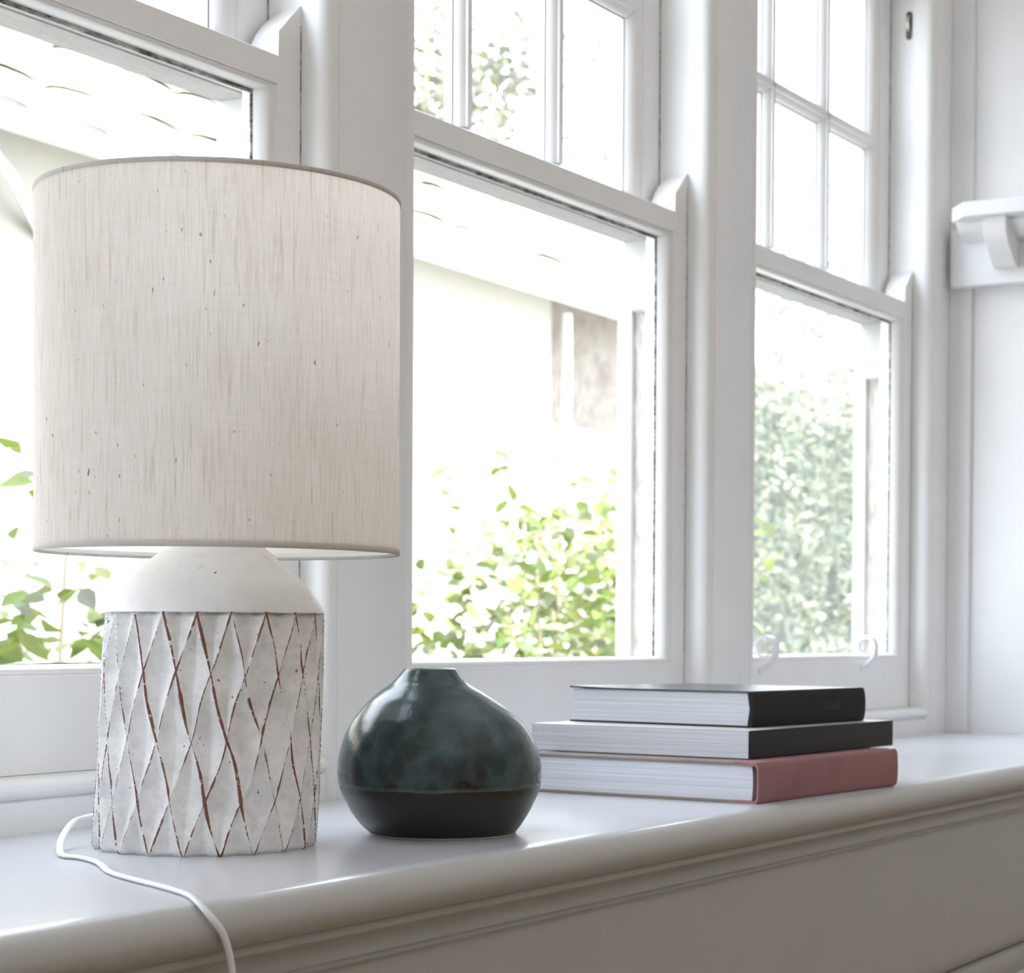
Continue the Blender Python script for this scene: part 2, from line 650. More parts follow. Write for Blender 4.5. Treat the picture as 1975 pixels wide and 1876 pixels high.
def dent(o, amp, seed):
    return o


g = G()
NX = 60
k = len(top)
for i in range(NX + 1):
    x = -2.999 + (1.5715 + 2.999) * i / NX
    for y, z in top:
        g.v.append((x, y + 0.18, z + 0.5))
for i in range(NX):
    for j in range(k):
        q = (j + 1) % k
        g.f.append((i * k + j, i * k + q, (i + 1) * k + q, (i + 1) * k + j))
g.f += [tuple(range(k - 1, -1, -1)), tuple(NX * k + j for j in range(k))]
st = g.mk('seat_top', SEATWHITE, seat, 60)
# nosing front takes the darker front colour as painted shade; same board as the top
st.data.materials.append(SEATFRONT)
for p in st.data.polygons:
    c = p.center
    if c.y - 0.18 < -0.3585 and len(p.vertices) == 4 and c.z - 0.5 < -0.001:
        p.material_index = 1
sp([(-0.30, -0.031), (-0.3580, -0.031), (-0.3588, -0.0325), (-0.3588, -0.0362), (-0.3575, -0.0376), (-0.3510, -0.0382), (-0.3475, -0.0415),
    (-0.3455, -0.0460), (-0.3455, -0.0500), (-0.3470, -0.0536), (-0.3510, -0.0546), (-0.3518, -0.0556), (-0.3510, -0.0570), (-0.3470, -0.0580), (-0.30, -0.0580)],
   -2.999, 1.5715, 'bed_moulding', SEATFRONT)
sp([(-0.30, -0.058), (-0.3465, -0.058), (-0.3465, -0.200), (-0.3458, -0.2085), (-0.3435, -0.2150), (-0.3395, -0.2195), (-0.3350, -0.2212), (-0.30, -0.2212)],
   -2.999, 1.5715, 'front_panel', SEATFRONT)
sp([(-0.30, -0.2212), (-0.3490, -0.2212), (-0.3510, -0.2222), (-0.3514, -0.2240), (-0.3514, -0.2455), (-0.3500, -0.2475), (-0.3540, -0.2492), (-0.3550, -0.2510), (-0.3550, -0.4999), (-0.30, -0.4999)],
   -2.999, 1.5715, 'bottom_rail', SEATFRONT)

# ------------------------------------------------------------------ shelf on the right wall
shelf = tag(empty('wall_shelf', (1.572, -0.5, 0.69)), 'white bracketed plate shelf along the right wall', 'shelf')


def loc_shelf(g):
    g.v = [(x - 1.572, y + 0.5, z - 0.69) for x, y, z in g.v]
    return g


o = loc_shelf(G().prism([(1.574, -0.027), (1.495, -0.027), (1.460, -0.0570), (1.460, -1.6), (1.574, -1.6)], 'z', 0.7785, 0.8005)).mk('shelf_board', WALLM, shelf)
bev(o, 0.0015)
cv = [(1.572, 0.7785), (1.492, 0.7785), (1.490, 0.7745)] + [(1.540 - 0.048 * math.cos(math.radians(a)), 0.7745 - 0.020 * math.sin(math.radians(a))) for a in range(10, 91, 16)] + [(1.572, 0.7545)]
loc_shelf(G().prism(cv, 'y', -1.6, -0.036)).mk('cove_moulding', WALLM, shelf, 50)
bev(loc_shelf(G().box(1.541, 1.574, -1.6, -0.0085, 0.6890, 0.7785)).mk('frieze_board', WALLM, shelf), 0.001)
for y1 in (-0.0835, -0.45, -0.82, -1.2):
    pr = [(1.542, 0.7785), (1.475, 0.7785), (1.476, 0.757), (1.488, 0.740), (1.508, 0.725), (1.524, 0.7105), (1.542, 0.7105)]
    bev(loc_shelf(G().prism(pr, 'y', y1 - 0.0355, y1)).mk('bracket', WALLM, shelf, 40), 0.0008)

# ------------------------------------------------------------------ table lamp
LX, LY = -0.374, -0.165
lamp = tag(empty('table_lamp', (LX, LY, 0)), 'table lamp with linen drum shade and carved white clay base', 'lamp')
RX, RY = 0.651, -0.759          # image-right direction at the lamp
PHI0 = math.radians(-139.4 + 7.8)
DPHI = 2 * PI / 20
ROWZ = [(-0.0020, -2.0), (0.0360, -1.5), (0.0765, -1.0), (0.1220, -0.5), (0.1637, 0.0)]
CO = [(0.0, 0.0), (0.048, 0.0032), (0.12, 0.0058), (0.1637, 0.0077)]
RAD = [(0.0, 0.0768), (0.048, 0.0762), (0.12, 0.0758), (0.1637, 0.0748)]

from mathutils import noise as mnoise


def lampbase_mat():
    n = N('white_washed_carved_clay')
    uvn = n.node('UVMap')
    sx = n.node('SeparateXYZ')
    n.t.links.new(uvn.outputs[0], sx.inputs[0])
    s_, t_ = sx.outputs[0], sx.outputs[1]
    ob = n.obj()
    wob = n.math('MULTIPLY', n.math('SUBTRACT', n.noise(ob, 160, 4, 0.7), 0.5), 0.055)
    da = n.math('ADD', n.math('PINGPONG', n.math('ADD', s_, t_), 0.5), wob)
    db = n.math('ADD', n.math('PINGPONG', n.math('SUBTRACT', s_, t_), 0.5), wob)
    wear = n.ramp(n.noise(ob, 26, 2, 0.5), 0.36, 0.66)
    wear2 = n.ramp(n.noise(n.obj((1, 1, 0.6)), 55, 3, 0.6), 0.36, 0.7)
    wa = n.math('ADD', n.math('MULTIPLY', wear, 0.062), -0.006)
    wb = n.math('ADD', n.math('MULTIPLY', wear2, 0.050), -0.006)
    ra = n.math('LESS_THAN', da, wa)
    rb = n.math('LESS_THAN', db, wb)
    gate = n.math('GREATER_THAN', n.noise(ob, 120, 4, 0.7), 0.41)
    red = n.math('MULTIPLY', n.math('MAXIMUM', ra, rb), gate)
    # halo of pale slip beside the worn edge
    chips = n.math('GREATER_THAN', n.noise(ob, 210, 2, 0.5), 0.735)
    red = n.math('MAXIMUM', red, n.math('MULTIPLY', chips, 0.8))
    blot = n.ramp(n.noise(ob, 38, 5, 0.65), 0.42, 0.75)
    base = n.mix(n.math('MULTIPLY', blot, 0.8), (0.91, 0.905, 0.895), (0.60, 0.595, 0.58))
    collar = n.math('MULTIPLY', n.ramp(t_, -0.035, -0.012), n.ramp(n.noise(ob, 70, 3, 0.6), 0.35, 0.6))
    base = n.mix(n.math('MULTIPLY', collar, 0.75), base, (0.24, 0.19, 0.165))
    clay = n.mix(n.noise(ob, 90, 2), (0.17, 0.065, 0.05), (0.26, 0.10, 0.075))
    fineb = n.ramp(n.noise(ob, 130, 5, 0.7), 0.46, 0.72)
    base = n.mix(n.math('MULTIPLY', fineb, 0.30), base, (0.50, 0.495, 0.48))
    c = n.mix(red, base, clay)
    h = n.noise(ob, 140, 4, 0.6)
    n.bsdf(c, 0.55, n.bump(n.math('ADD', n.math('MULTIPLY', red, -0.6), h), 0.35, 0.0007))
    return n.m


def build_base():
    NA, NZ = 480, 170
    verts, uvs, faces = [], [], []
    for i in range(NZ + 1):
        z = 0.1637 * i / NZ
        co, R = lerp_tab(CO, z), lerp_tab(RAD, z)
        for j in range(NA + 1):
            ph = 2 * PI * j / NA
            nv = Vector((math.cos(ph) * 1.0, math.sin(ph) * 1.0, z * 14))
            ds = 0.10 * mnoise.noise(nv * 1.7)
            dt = 0.045 * mnoise.noise(nv * 2.1 + Vector((9, 3, 1)))
            s = (ph - PHI0) / DPHI + ds
            t = lerp_tab(ROWZ, z) / 1.0 + dt
            a = abs((s + t) - round(s + t))
            c = abs((s - t) - round(s - t))
            d = min(1.0, 2 * min(a, c))
            soft = 1 - (1 - d) ** 1.7
            dep = 0.0064 * soft
            # small roll-over at the foot
            foot = 0.0022 * max(0.0, 1 - z / 0.004) ** 2
            r = R + 0.0012 - dep - foot + 0.0006 * mnoise.noise(nv * 3)
            zz = z + (0.0006 * mnoise.noise(nv * 4) if 0 < i < NZ else 0)
            verts.append((RX * co + r * math.cos(ph), RY * co + r * math.sin(ph), max(0.0, zz)))
            uvs.append((s, t))
    W = NA + 1
    for i in range(NZ):
        for j in range(NA):
            faces.append((i * W + j, i * W + j + 1, (i + 1) * W + j + 1, (i + 1) * W + j))
    o = mk('carved_base', verts, faces, lampbase_mat(), lamp, ang=None, fix=False)
    me = o.data
    uvl = me.uv_layers.new(name='UVMap')
    uvl.data.foreach_set('uv', [x for lp in me.loops for x in uvs[lp.vertex_index]])
    smooth(me, 60)
    return o


build_base()


def glaze_white():
    n = N('chalky_white_slip')
    ob = n.obj()
    blot = n.ramp(n.noise(ob, 30, 5, 0.6), 0.5, 0.8)
    c = n.mix(n.math('MULTIPLY', blot, 0.35), (0.93, 0.93, 0.925), (0.78, 0.78, 0.775))
    chips = n.math('GREATER_THAN', n.noise(ob, 85, 3, 0.6), 0.715)
    c = n.mix(n.math('MULTIPLY', n.ramp(n.noise(ob, 70, 5, 0.7), 0.56, 0.72), 0.35), c, (0.62, 0.61, 0.60))
    c = n.mix(chips, c, (0.36, 0.24, 0.19))
    n.bsdf(c, 0.42, n.bump(n.noise(ob, 60, 4, 0.6), 0.3, 0.0012))
    return n.m


SH = [(0.1632, 0.0735, 0.0077), (0.1637, 0.0752, 0.0077), (0.1650, 0.0751, 0.0077), (0.171, 0.0724, 0.0075), (0.179, 0.0676, 0.0073), (0.186, 0.0612, 0.0066), (0.193, 0.0533, 0.0060),
      (0.200, 0.0452, 0.0068), (0.206, 0.0378, 0.0078), (0.2095, 0.0328, 0.0088), (0.216, 0.0275, 0.0095), (0.228, 0.0238, 0.0095), (0.240, 0.022, 0.0095), (0.241, 0.018, 0.0095)]
SHs = SH[:2] + spline_tab(SH[2:], 4)
g = G().lathe([(r, z) for z, r, c in SHs], 128, cap1=True, off=lambda i: (RX * SHs[i][2], RY * SHs[i][2]))
g.mk('shoulder', glaze_white(), lamp, 50)
# foot disc
G().lathe([(0.070, 0.0), (0.072, 0.002)], 64, cap0=True, cap1=True).mk('foot', glaze_white(), lamp)


def linen(name, transl, tint=(0.80, 0.765, 0.70), rep=1.0):
    n = N(name)
    u = n.uv((900, 30, 1))
    slub = n.noise(u, 1.0, 5, 0.65)
    u2 = n.uv((26, 500, 1))
    weft = n.noise(u2, 1.0, 3, 0.6)
    lowf = n.noise(n.uv((60, 9, 1)), 1.0, 3, 0.6)
    slub2 = n.noise(n.uv((330, 14, 1)), 1.0, 4, 0.7)
    knots = n.ramp(n.noise(n.uv((330, 105, 1)), 1.0, 2, 0.5), 0.715, 0.76)
    c = n.mix(n.math('MULTIPLY', n.ramp(slub, 0.45, 0.75), 0.6), tint, (0.66, 0.61, 0.54))
    c = n.mix(n.math('MULTIPLY', n.ramp(slub2, 0.56, 0.76), 0.75), c, (0.52, 0.42, 0.33))
    c = n.mix(n.math('MULTIPLY', n.ramp(weft, 0.45, 0.75), 0.13), c, (0.62, 0.56, 0.48))
    c = n.mix(n.math('MULTIPLY', n.ramp(lowf, 0.4, 0.75), 0.15), c, (0.70, 0.60, 0.50))
    c = n.mix(n.math('MULTIPLY', knots, 0.9), c, (0.16, 0.11, 0.075))
    nm = n.bump(n.math('ADD', slub, n.math('MULTIPLY', weft, 0.4)), 0.35, 0.0006)
    d = n.node('BsdfDiffuse')
    n.put(d.inputs[0], c)
    n.put(d.inputs['Normal'], nm)
    t = n.node('BsdfTranslucent')
    n.put(t.inputs[0], c)
    mx = n.node('MixShader')
    mx.inputs[0].default_value = transl
    n.put(mx.inputs[1], d.outputs[0])
    n.put(mx.inputs[2], t.outputs[0])
    n.surf(mx.outputs[0])
    return n.m


LINEN = linen('natural_linen', 0.58, (0.93, 0.895, 0.865))
HEM = linen('doubled_linen_hem', 0.08, (0.60, 0.575, 0.54))


def liner():
    n = N('white_shade_liner')
    d = n.node('BsdfDiffuse')
    d.inputs[0].default_value = (0.90, 0.90, 0.88, 1)
    t = n.node('BsdfTranslucent')
    t.inputs[0].default_value = (0.95, 0.94, 0.92, 1)
    mx = n.node('MixShader')
    mx.inputs[0].default_value = 0.7
    n.put(mx.inputs[1], d.outputs[0])
    n.put(mx.inputs[2], t.outputs[0])
    n.surf(mx.outputs[0])
    return n.m


SR, SZ0, SZ1 = 0.1254, 0.2052, 0.4530
SC = (RX * 0.0098, RY * 0.0098)


def cyl(name, prof, m, parent, n=160, off=SC):
    """open tube with arc-length uv in metres"""
    V, U, Fc = [], [], []
    W = n + 1
    for i, (r, z) in enumerate(prof):
        for j in range(W):
            a = 2 * PI * j / n + 1.9
            V.append((off[0] + r * math.cos(a), off[1] + r * math.sin(a), z))
            U.append((SR * 2 * PI * j / n, z))
    for i in range(len(prof) - 1):
        for j in range(n):
            Fc.append((i * W + j, i * W + j + 1, (i + 1) * W + j + 1, (i + 1) * W + j))
    o = mk(name, V, Fc, m, parent, ang=None, fix=False)
    uvl = o.data.uv_layers.new(name='UVMap')
    uvl.data.foreach_set('uv', [x for lp in o.data.loops for x in U[lp.vertex_index]])
    smooth(o.data, 50)
    return o


shade = cyl('lamp_shade', [(SR, SZ0), (SR, (SZ0 + SZ1) / 2), (SR, SZ1)], LINEN, lamp)
cyl('liner', [(SR - 0.0007, SZ1), (SR - 0.0007, SZ0)], liner(), shade)
for z0, z1 in ((SZ0 - 0.0004, SZ0 + 0.0036), (SZ1 - 0.0030, SZ1 + 0.0004)):
    cyl('hem', [(SR - 0.0012, z0 + 0.0002), (SR + 0.0002, z0), (SR + 0.0007, z0 + 0.0006), (SR + 0.0007, z1 - 0.0006), (SR + 0.0002, z1), (SR - 0.0012, z1 - 0.0002), (SR - 0.0013, z0 + 0.0004)], HEM, shade)
# ring fitter and its spokes
ringm = paint('white_enamel_wire', (0.8, 0.8, 0.8), 0.4)
g = G()
zr = SZ0 + 0.012
pts = [(SC[0] + 0.021 * math.cos(2 * PI * i / 32), SC[1] + 0.021 * math.sin(2 * PI * i / 32), zr) for i in range(33)]
g.tube(pts, 0.003, 0.003)
for k in range(3):
    a = math.radians(60 + 120 * k)
    c, s = math.cos(a), math.sin(a)
    g.tube([(SC[0] + 0.021 * c, SC[1] + 0.021 * s, zr), (SC[0] + 0.07 * c, SC[1] + 0.07 * s, zr + 0.002), (SC[0] + 0.122 * c, SC[1] + 0.122 * s, SZ0 + 0.004)], 0.003, 0.003)
pts = [(SC[0] + 0.1236 * math.cos(2 * PI * i / 64), SC[1] + 0.1236 * math.sin(2 * PI * i / 64), SZ0 + 0.003) for i in range(65)]
g.tube(pts, 0.003, 0.003, 8)
g.mk('shade_fitter', ringm, lamp)
g = G().lathe([(0.019, 0.2405), (0.020, 0.243), (0.020, 0.285), (0.0175, 0.292)], 32, cap0=True, cap1=True, off=lambda i: SC)
g.mk('socket', ringm, lamp)
bn = N('opal_bulb')
bn.bsdf((0.85, 0.85, 0.83), 0.2)
bp = [(0.012, 0.290), (0.014, 0.300), (0.021, 0.318), (0.028, 0.335), (0.030, 0.350), (0.026, 0.366), (0.016, 0.377), (0.002, 0.381)]
G().lathe(bp, 32, cap0=True, cap1=True, off=lambda i: SC).mk('bulb', bn.m, lamp)

# power cord: flat white twin flex
cp = [(-0.4080, -0.1010, 0.0215), (-0.4165, -0.0945, 0.0200), (-0.4250, -0.0900, 0.0166), (-0.4480, -0.1020, 0.0078), (-0.4750, -0.1270, 0.0024), (-0.4870, -0.1430, 0.0016), (-0.4890, -0.1600, 0.0016),
      (-0.5050, -0.1900, 0.0016), (-0.5385, -0.2312, 0.0016), (-0.5590, -0.2695, 0.0016), (-0.5780, -0.3108, 0.0016), (-0.5960, -0.3430, 0.0016), (-0.6080, -0.3590, 0.0010),
      (-0.6130, -0.3690, -0.0022), (-0.6120, -0.3760, -0.0090), (-0.6050, -0.3770, -0.0180), (-0.5970, -0.3745, -0.0300), (-0.5925, -0.3730, -0.0410), (-0.5895, -0.3720, -0.0520), (-0.587, -0.3700, -0.075), (-0.586, -0.366, -0.12)]
ups = [(0, 0, 1)] * 11 + [(0, -0.2, 1), (0, -0.5, 0.8), (0, -0.8, 0.5), (0, -1, 0.15), (0, -1, 0), (0, -1, 0), (0, -1, 0), (0, -1, 0), (0, -1, 0), (0, -1, 0)]
cpts = catmull(cp, 6)
cups = [tuple(v) for v in catmull(ups, 6)]
cpts = [p - Vector((LX, LY, 0)) for p in cpts]
cn = N('white_pvc_flex')
cn.bsdf((0.82, 0.83, 0.86), 0.35)
g = G().tube(cpts, 0.0052, 0.0029, 12, up=cups)
o = g.mk('power_cord', cn.m, lamp, 60)
o['label'] = 'white flat flex trailing over the seat edge'

# ------------------------------------------------------------------ vase
VX, VY = -0.2124, -0.2563
vase = tag(empty('vase', (VX, VY, 0)), 'squat teal glazed bottle vase with black lower band', 'vase')
VR = [(0.0012, 0.0542, 0.0008), (0.0070, 0.0597, -0.0003), (0.0148, 0.0653, -0.0009), (0.0238, 0.0701, -0.0011), (0.0327, 0.0742, -0.0013), (0.0405, 0.0759, -0.0015),
      (0.0503, 0.0761, -0.0017), (0.0612, 0.0743, -0.0020), (0.0740, 0.0697, -0.0029), (0.0849, 0.0629, -0.0039), (0.0923, 0.0560, -0.0052), (0.1000, 0.0470, -0.0075),
      (0.1066, 0.0378, -0.0088), (0.1124, 0.0290, -0.0098), (0.1171, 0.0241, -0.0098), (0.1212, 0.0209, -0.0096), (0.1232, 0.0194, -0.0095)]
dvx, dvy = VX + 1.489, VY + 1.1224
dl = math.hypot(dvx, dvy)
VRX, VRY = dvy / dl, -dvx / dl
VRs = spline_tab(VR, 5)
tail = [(0.1238, 0.0184), (0.1236, 0.0172), (0.1222, 0.0166), (0.1150, 0.0175), (0.1050, 0.030), (0.09, 0.05), (0.05, 0.068), (0.012, 0.055), (0.010, 0.001)]
prof = [(r, z) for z, r, c in VRs] + [(r, z) for z, r in tail]
offs = [c for z, r, c in VRs] + [-0.0095] * 4 + [-0.0085, -0.005, -0.002, 0, 0]


def vase_mat():
    n = N('teal_speckled_glaze')
    ob = n.obj()
    sx = n.node('SeparateXYZ')
    n.put(sx.inputs[0], ob)
    z = sx.outputs[2]
    edge = n.math('ADD', 0.0365, n.math('MULTIPLY', n.math('SUBTRACT', n.noise(n.obj((1, 1, 0.2)), 42, 4, 0.6), 0.5), 0.006))
    up = n.math('GREATER_THAN', z, edge)
    lip = n.math('MULTIPLY', up, n.ramp(n.math('SUBTRACT', z, edge), 0.0035, 0.0005))
    vor = n.node('TexVoronoi', feature='SMOOTH_F1')
    wv = n.node('VectorMath', operation='ADD')
    nz = n.node('TexNoise')
    n.put(nz.inputs['Vector'], ob)
    nz.inputs['Scale'].default_value = 35
    sc = n.node('VectorMath', operation='SCALE')
    n.t.links.new(nz.outputs[1], sc.inputs[0])
    sc.inputs[3].default_value = 0.006
    n.t.links.new(n.obj((1, 1, 0.85)), wv.inputs[0])
    n.t.links.new(sc.outputs[0], wv.inputs[1])
    n.t.links.new(wv.outputs[0], vor.inputs['Vector'])
    vor.inputs['Scale'].default_value = 72
    vor.inputs['Randomness'].default_value = 0.85
    spots = n.ramp(vor.outputs[0], 0.52, 0.30)
    low = n.ramp(z, 0.095, 0.05)
    spots = n.math('MULTIPLY', spots, n.math('ADD', 0.35, n.math('MULTIPLY', low, 0.65)))
    cloud = n.ramp(n.noise(ob, 28, 4, 0.6), 0.36, 0.66)
    spots = n.math('MULTIPLY', spots, n.math('ADD', 0.65, n.math('MULTIPLY', cloud, 0.35)))
    teal = n.mix(cloud, (0.056, 0.108, 0.122), (0.024, 0.054, 0.057))
    pink = n.math('MULTIPLY', n.ramp(n.noise(n.obj((1, 1, 0.8)), 24, 3, 0.5), 0.56, 0.70), n.ramp(z, 0.08, 0.05))
    teal = n.mix(n.math('MULTIPLY', pink, 0.55), teal, (0.16, 0.115, 0.105))
    teal = n.mix(n.math('MULTIPLY', n.ramp(n.noise(ob, 240, 4, 0.7), 0.42, 0.66), 0.4), teal, (0.016, 0.036, 0.037))
    teal = n.mix(spots, teal, (0.008, 0.015, 0.015))
    teal = n.mix(n.math('MULTIPLY', lip, 0.55), teal, (0.15, 0.14, 0.125))
    c = n.mix(up, (0.0165, 0.0140, 0.0130), teal)
    fine = n.noise(ob, 210, 4, 0.65)
    rough = n.math('ADD', n.math('MULTIPLY', up, -0.20), 0.34)
    hgt = n.math('ADD', n.math('MULTIPLY', fine, n.math('ADD', n.math('MULTIPLY', up, 0.8), 0.2)), n.math('MULTIPLY', n.noise(ob, 60, 3), 0.6))
    n.bsdf(c, rough, n.bump(hgt, 0.22, 0.0008), 0.5)
    return n.m


G().lathe(prof, 128, cap0=True, off=lambda i: (VRX * offs[i], VRY * offs[i])).mk('body', vase_mat(), vase, 60)
fm = N('unglazed_stoneware')
fm.bsdf((0.45, 0.38, 0.34), 0.8)
G().lathe([(0.050, 0.0), (0.0538, 0.0), (0.0546, 0.0008), (0.0544, 0.0016), (0.050, 0.002)], 96, cap0=True, cap1=True, off=lambda i: (VRX * 0.0008, VRY * 0.0008)).mk('foot_ring', fm.m, vase)


# ------------------------------------------------------------------ books
def page_mat(seed):
    n = N('book_pages')
    v = n.obj((2.0, 2.0, 620))
    a = n.noise(v, 1.0, 4, 0.7)
    v2 = n.obj((1.5, 1.5, 230))
    b_ = n.noise(v2, 1.0 + seed * 0.1, 3, 0.6)
    c = n.mix(n.ramp(a, 0.35, 0.7), (0.86, 0.87, 0.90), (0.50, 0.52, 0.58))
    c = n.mix(n.math('MULTIPLY', n.ramp(b_, 0.42, 0.62), 0.6), c, (0.58, 0.60, 0.67))
    n.bsdf(c, 0.75, n.bump(n.math('ADD', a, b_), 0.6, 0.0012), 0.2)
    return n.m


def cloth(name, col, rough=0.6, spec=0.4, scale=900, bump=0.25):
    n = N(name)
    h = n.noise(n.obj(), scale, 2, 0.5)
    c = n.mix(n.ramp(n.noise(n.obj(), 22, 4, 0.6), 0.35, 0.75), col, tuple(x * 0.8 for x in col))
    n.bsdf(c, rough, n.bump(h, bump, 0.0004), spec)
    return n.m


REDC = cloth('dusty_red_book_cloth', (0.34, 0.165, 0.175), 0.7)
BOARD = cloth('brown_grey_board', (0.27, 0.225, 0.20), 0.7)
BLACKC = cloth('black_book_cloth', (0.009, 0.0080, 0.0078), 0.55, 0.25)
BLACKP = cloth('black_card_cover', (0.0135, 0.0138, 0.0135), 0.48, 0.3)
GLOSSC = cloth('dark_green_glossy_cover', (0.05, 0.06, 0.058), 0.28, 0.6, 300, 0.05)
SPAT = cloth('pale_card_cover', (0.62, 0.63, 0.62), 0.4, 0.5, 300, 0.05)


def block(name, m, parent, x0, x1, y0, y1, z0, z1, spine_r=0.0, sag=0.0):
    """page block, head edges at x0/x1, back (spine side) slightly curved"""
    g = G()
    rows = 8
    for i in range(rows + 1):
        t = i / rows
        z = z0 + (z1 - z0) * t
        bul = spine_r * (1 - (2 * t - 1) ** 2)
        for x, y in ((x0, y0 - bul), (x1, y0 - bul), (x1, y1 - bul * 0.6), (x0, y1 - bul * 0.6)):
            g.v.append((x, y, z))
    for i in range(rows):
        for j in range(4):
            k = (j + 1) % 4
            g.f.append((4 * i + j, 4 * i + k, 4 * i + 4 + k, 4 * i + 4 + j))
    g.f += [(3, 2, 1, 0), tuple(4 * rows + j for j in range(4))]
    return g.mk(name, m, parent, 30)


# bottom: quarter-bound hardback
B1 = (0.1577, -0.3421, 0.0)
bk1 = tag(empty('book', B1, math.radians(-3.66)), 'thick hardback with dusty red spine at the bottom of the stack', 'book', 'books stacked on the window seat')
L1, W1, T1 = 0.2878, 0.2427, 0.0367
block('page_block', page_mat(0), bk1, 0.0030, L1 - 0.003, 0.0075, W1 - 0.003, 0.0026, T1 - 0.0028, 0.0012)
bev(G().box(0.0, L1, 0.024, W1, 0.0, 0.0026).mk('back_cover', BOARD, bk1), 0.0006)
bev(G().box(0.0, L1, 0.024, W1, T1 - 0.0028, T1).mk('front_cover', BOARD, bk1), 0.0006)
spn = [(0.0245, T1 + 0.0004), (0.0100, T1 + 0.0003), (0.0065, T1 - 0.0008), (0.0020, T1 + 0.0003), (0.0004, T1 - 0.0010), (-0.0008, T1 - 0.0045), (-0.0013, T1 / 2), (-0.0008, 0.0045), (0.0004, 0.0012), (0.0020, 0.0), (0.0245, 0.0),
       (0.0245, 0.0024), (0.0060, 0.0024), (0.0024, 0.0030), (0.0012, 0.0060), (0.0008, T1 / 2), (0.0012, T1 - 0.006), (0.0024, T1 - 0.0032), (0.0060, T1 - 0.0032), (0.0245, T1 - 0.0026)]
o = G().prism(spn, 'x', 0.0, L1).mk('spine', REDC, bk1, 40)
o['label'] = 'dusty red cloth spine'

# middle: black paperback
B2 = (0.1949, -0.3161, 0.0371)
bk2 = tag(empty('book', B2, math.radians(-3.63)), 'black spined paperback in the middle of the stack', 'book', 'books stacked on the window seat')
L2, W2, T2 = 0.3002, 0.2422, 0.0260
block('page_block', page_mat(3), bk2, 0.0, L2, 0.0012, W2, 0.0006, T2 - 0.0006, 0.0)
G().box(-0.0004, L2 + 0.0004, 0.0, W2 + 0.0004, 0.0, 0.0006).mk('back_cover', BLACKP, bk2)
o = G().box(-0.0004, L2 + 0.0004, 0.0, W2 + 0.0004, T2 - 0.0006, T2).mk('front_cover', SPAT, bk2)
bev(G().box(-0.0004, L2 + 0.0004, -0.0012, 0.0010, 0.0, T2).mk('spine', BLACKP, bk2), 0.0008)

# top: black cloth hardback with a rounded spine
B3 = (0.2457, -0.2945, 0.0632)
bk3 = tag(empty('book', B3, math.radians(-6.2)), 'black cloth hardback atlas on top of the stack', 'book', 'books stacked on the window seat')
L3, W3, T3 = 0.2175, 0.2133, 0.0342
block('page_block', page_mat(6), bk3, 0.0018, L3 - 0.002, 0.0035, W3 - 0.003, 0.0018, T3 - 0.0018, 0.0010)
bev(G().box(0.0, L3, 0.003, W3, 0.0, 0.0018).mk('back_cover', BLACKC, bk3), 0.0005)
# front board bows up slightly at its far left corner
fc = G()
nx, ny = 8, 8
for zt in (0.0, 1.0):
    for i in range(nx + 1):
        for j in range(ny + 1):
            x, y = L3 * i / nx, 0.003 + (W3 - 0.003) * j / ny
            lift = 0.0014 * max(0, (j / ny - 0.6) / 0.4) ** 2 * (1 - i / nx)
            fc.v.append((x, y, T3 - 0.0018 + 0.0018 * zt + lift))
q = (nx + 1) * (ny + 1)
for i in range(nx):
    for j in range(ny):
        a = i * (ny + 1) + j
        fc.f.append((a, a + 1, a + ny + 2, a + ny + 1))
        fc.f.append((q + a, q + a + ny + 1, q + a + ny + 2, q + a + 1))
bd = [i * (ny + 1) for i in range(nx + 1)] + [nx * (ny + 1) + j for j in range(1, ny + 1)] + [i * (ny + 1) + ny for i in range(nx - 1, -1, -1)] + [j for j in range(ny - 1, 0, -1)]
for a, b_ in zip(bd, bd[1:] + bd[:1]):
    fc.f.append((a, b_, q + b_, q + a))
o = fc.mk('front_cover', GLOSSC, bk3, 30)
o['label'] = 'glossy dark cover catching the window light'
s3 = [(0.004, T3)] + [(0.0030 - 0.0042 * math.sin(math.radians(a)) ** 0.8, T3 / 2 + T3 / 2 * math.cos(math.radians(a))) for a in range(10, 171, 10)] + [(0.004, 0.0), (0.0055, 0.0016), (0.0030, T3 / 2), (0.0055, T3 - 0.0016)]
sp3 = G().prism(s3, 'x', 0.0, L3).mk('spine', BLACKC, bk3, 40)
cu = bpy.data.curves.new('spine_lettering', 'FONT')
cu.body = 'ATLAS'
cu.size = 0.0105
cu.extrude = 0.00012
cu.align_x = 'CENTER'
cu.align_y = 'CENTER'
tx = bpy.data.objects.new('spine_lettering', cu)
COL.objects.link(tx)
bpy.context.view_layer.update()
tme_ = bpy.data.meshes.new_from_object(tx.evaluated_get(bpy.context.evaluated_depsgraph_get()))
bpy.data.objects.remove(tx)
tx = bpy.data.objects.new('spine_lettering', tme_)
COL.objects.link(tx)
tx.parent = sp3
tx.location = (0.1480, -0.00125, T3 * 0.51)
tx.rotation_euler = (PI / 2, 0, 0)
tn = N('dark_grey_foil')
tn.bsdf((0.030, 0.029, 0.029), 0.45)
tme_.materials.clear()
tme_.materials.append(tn.m)


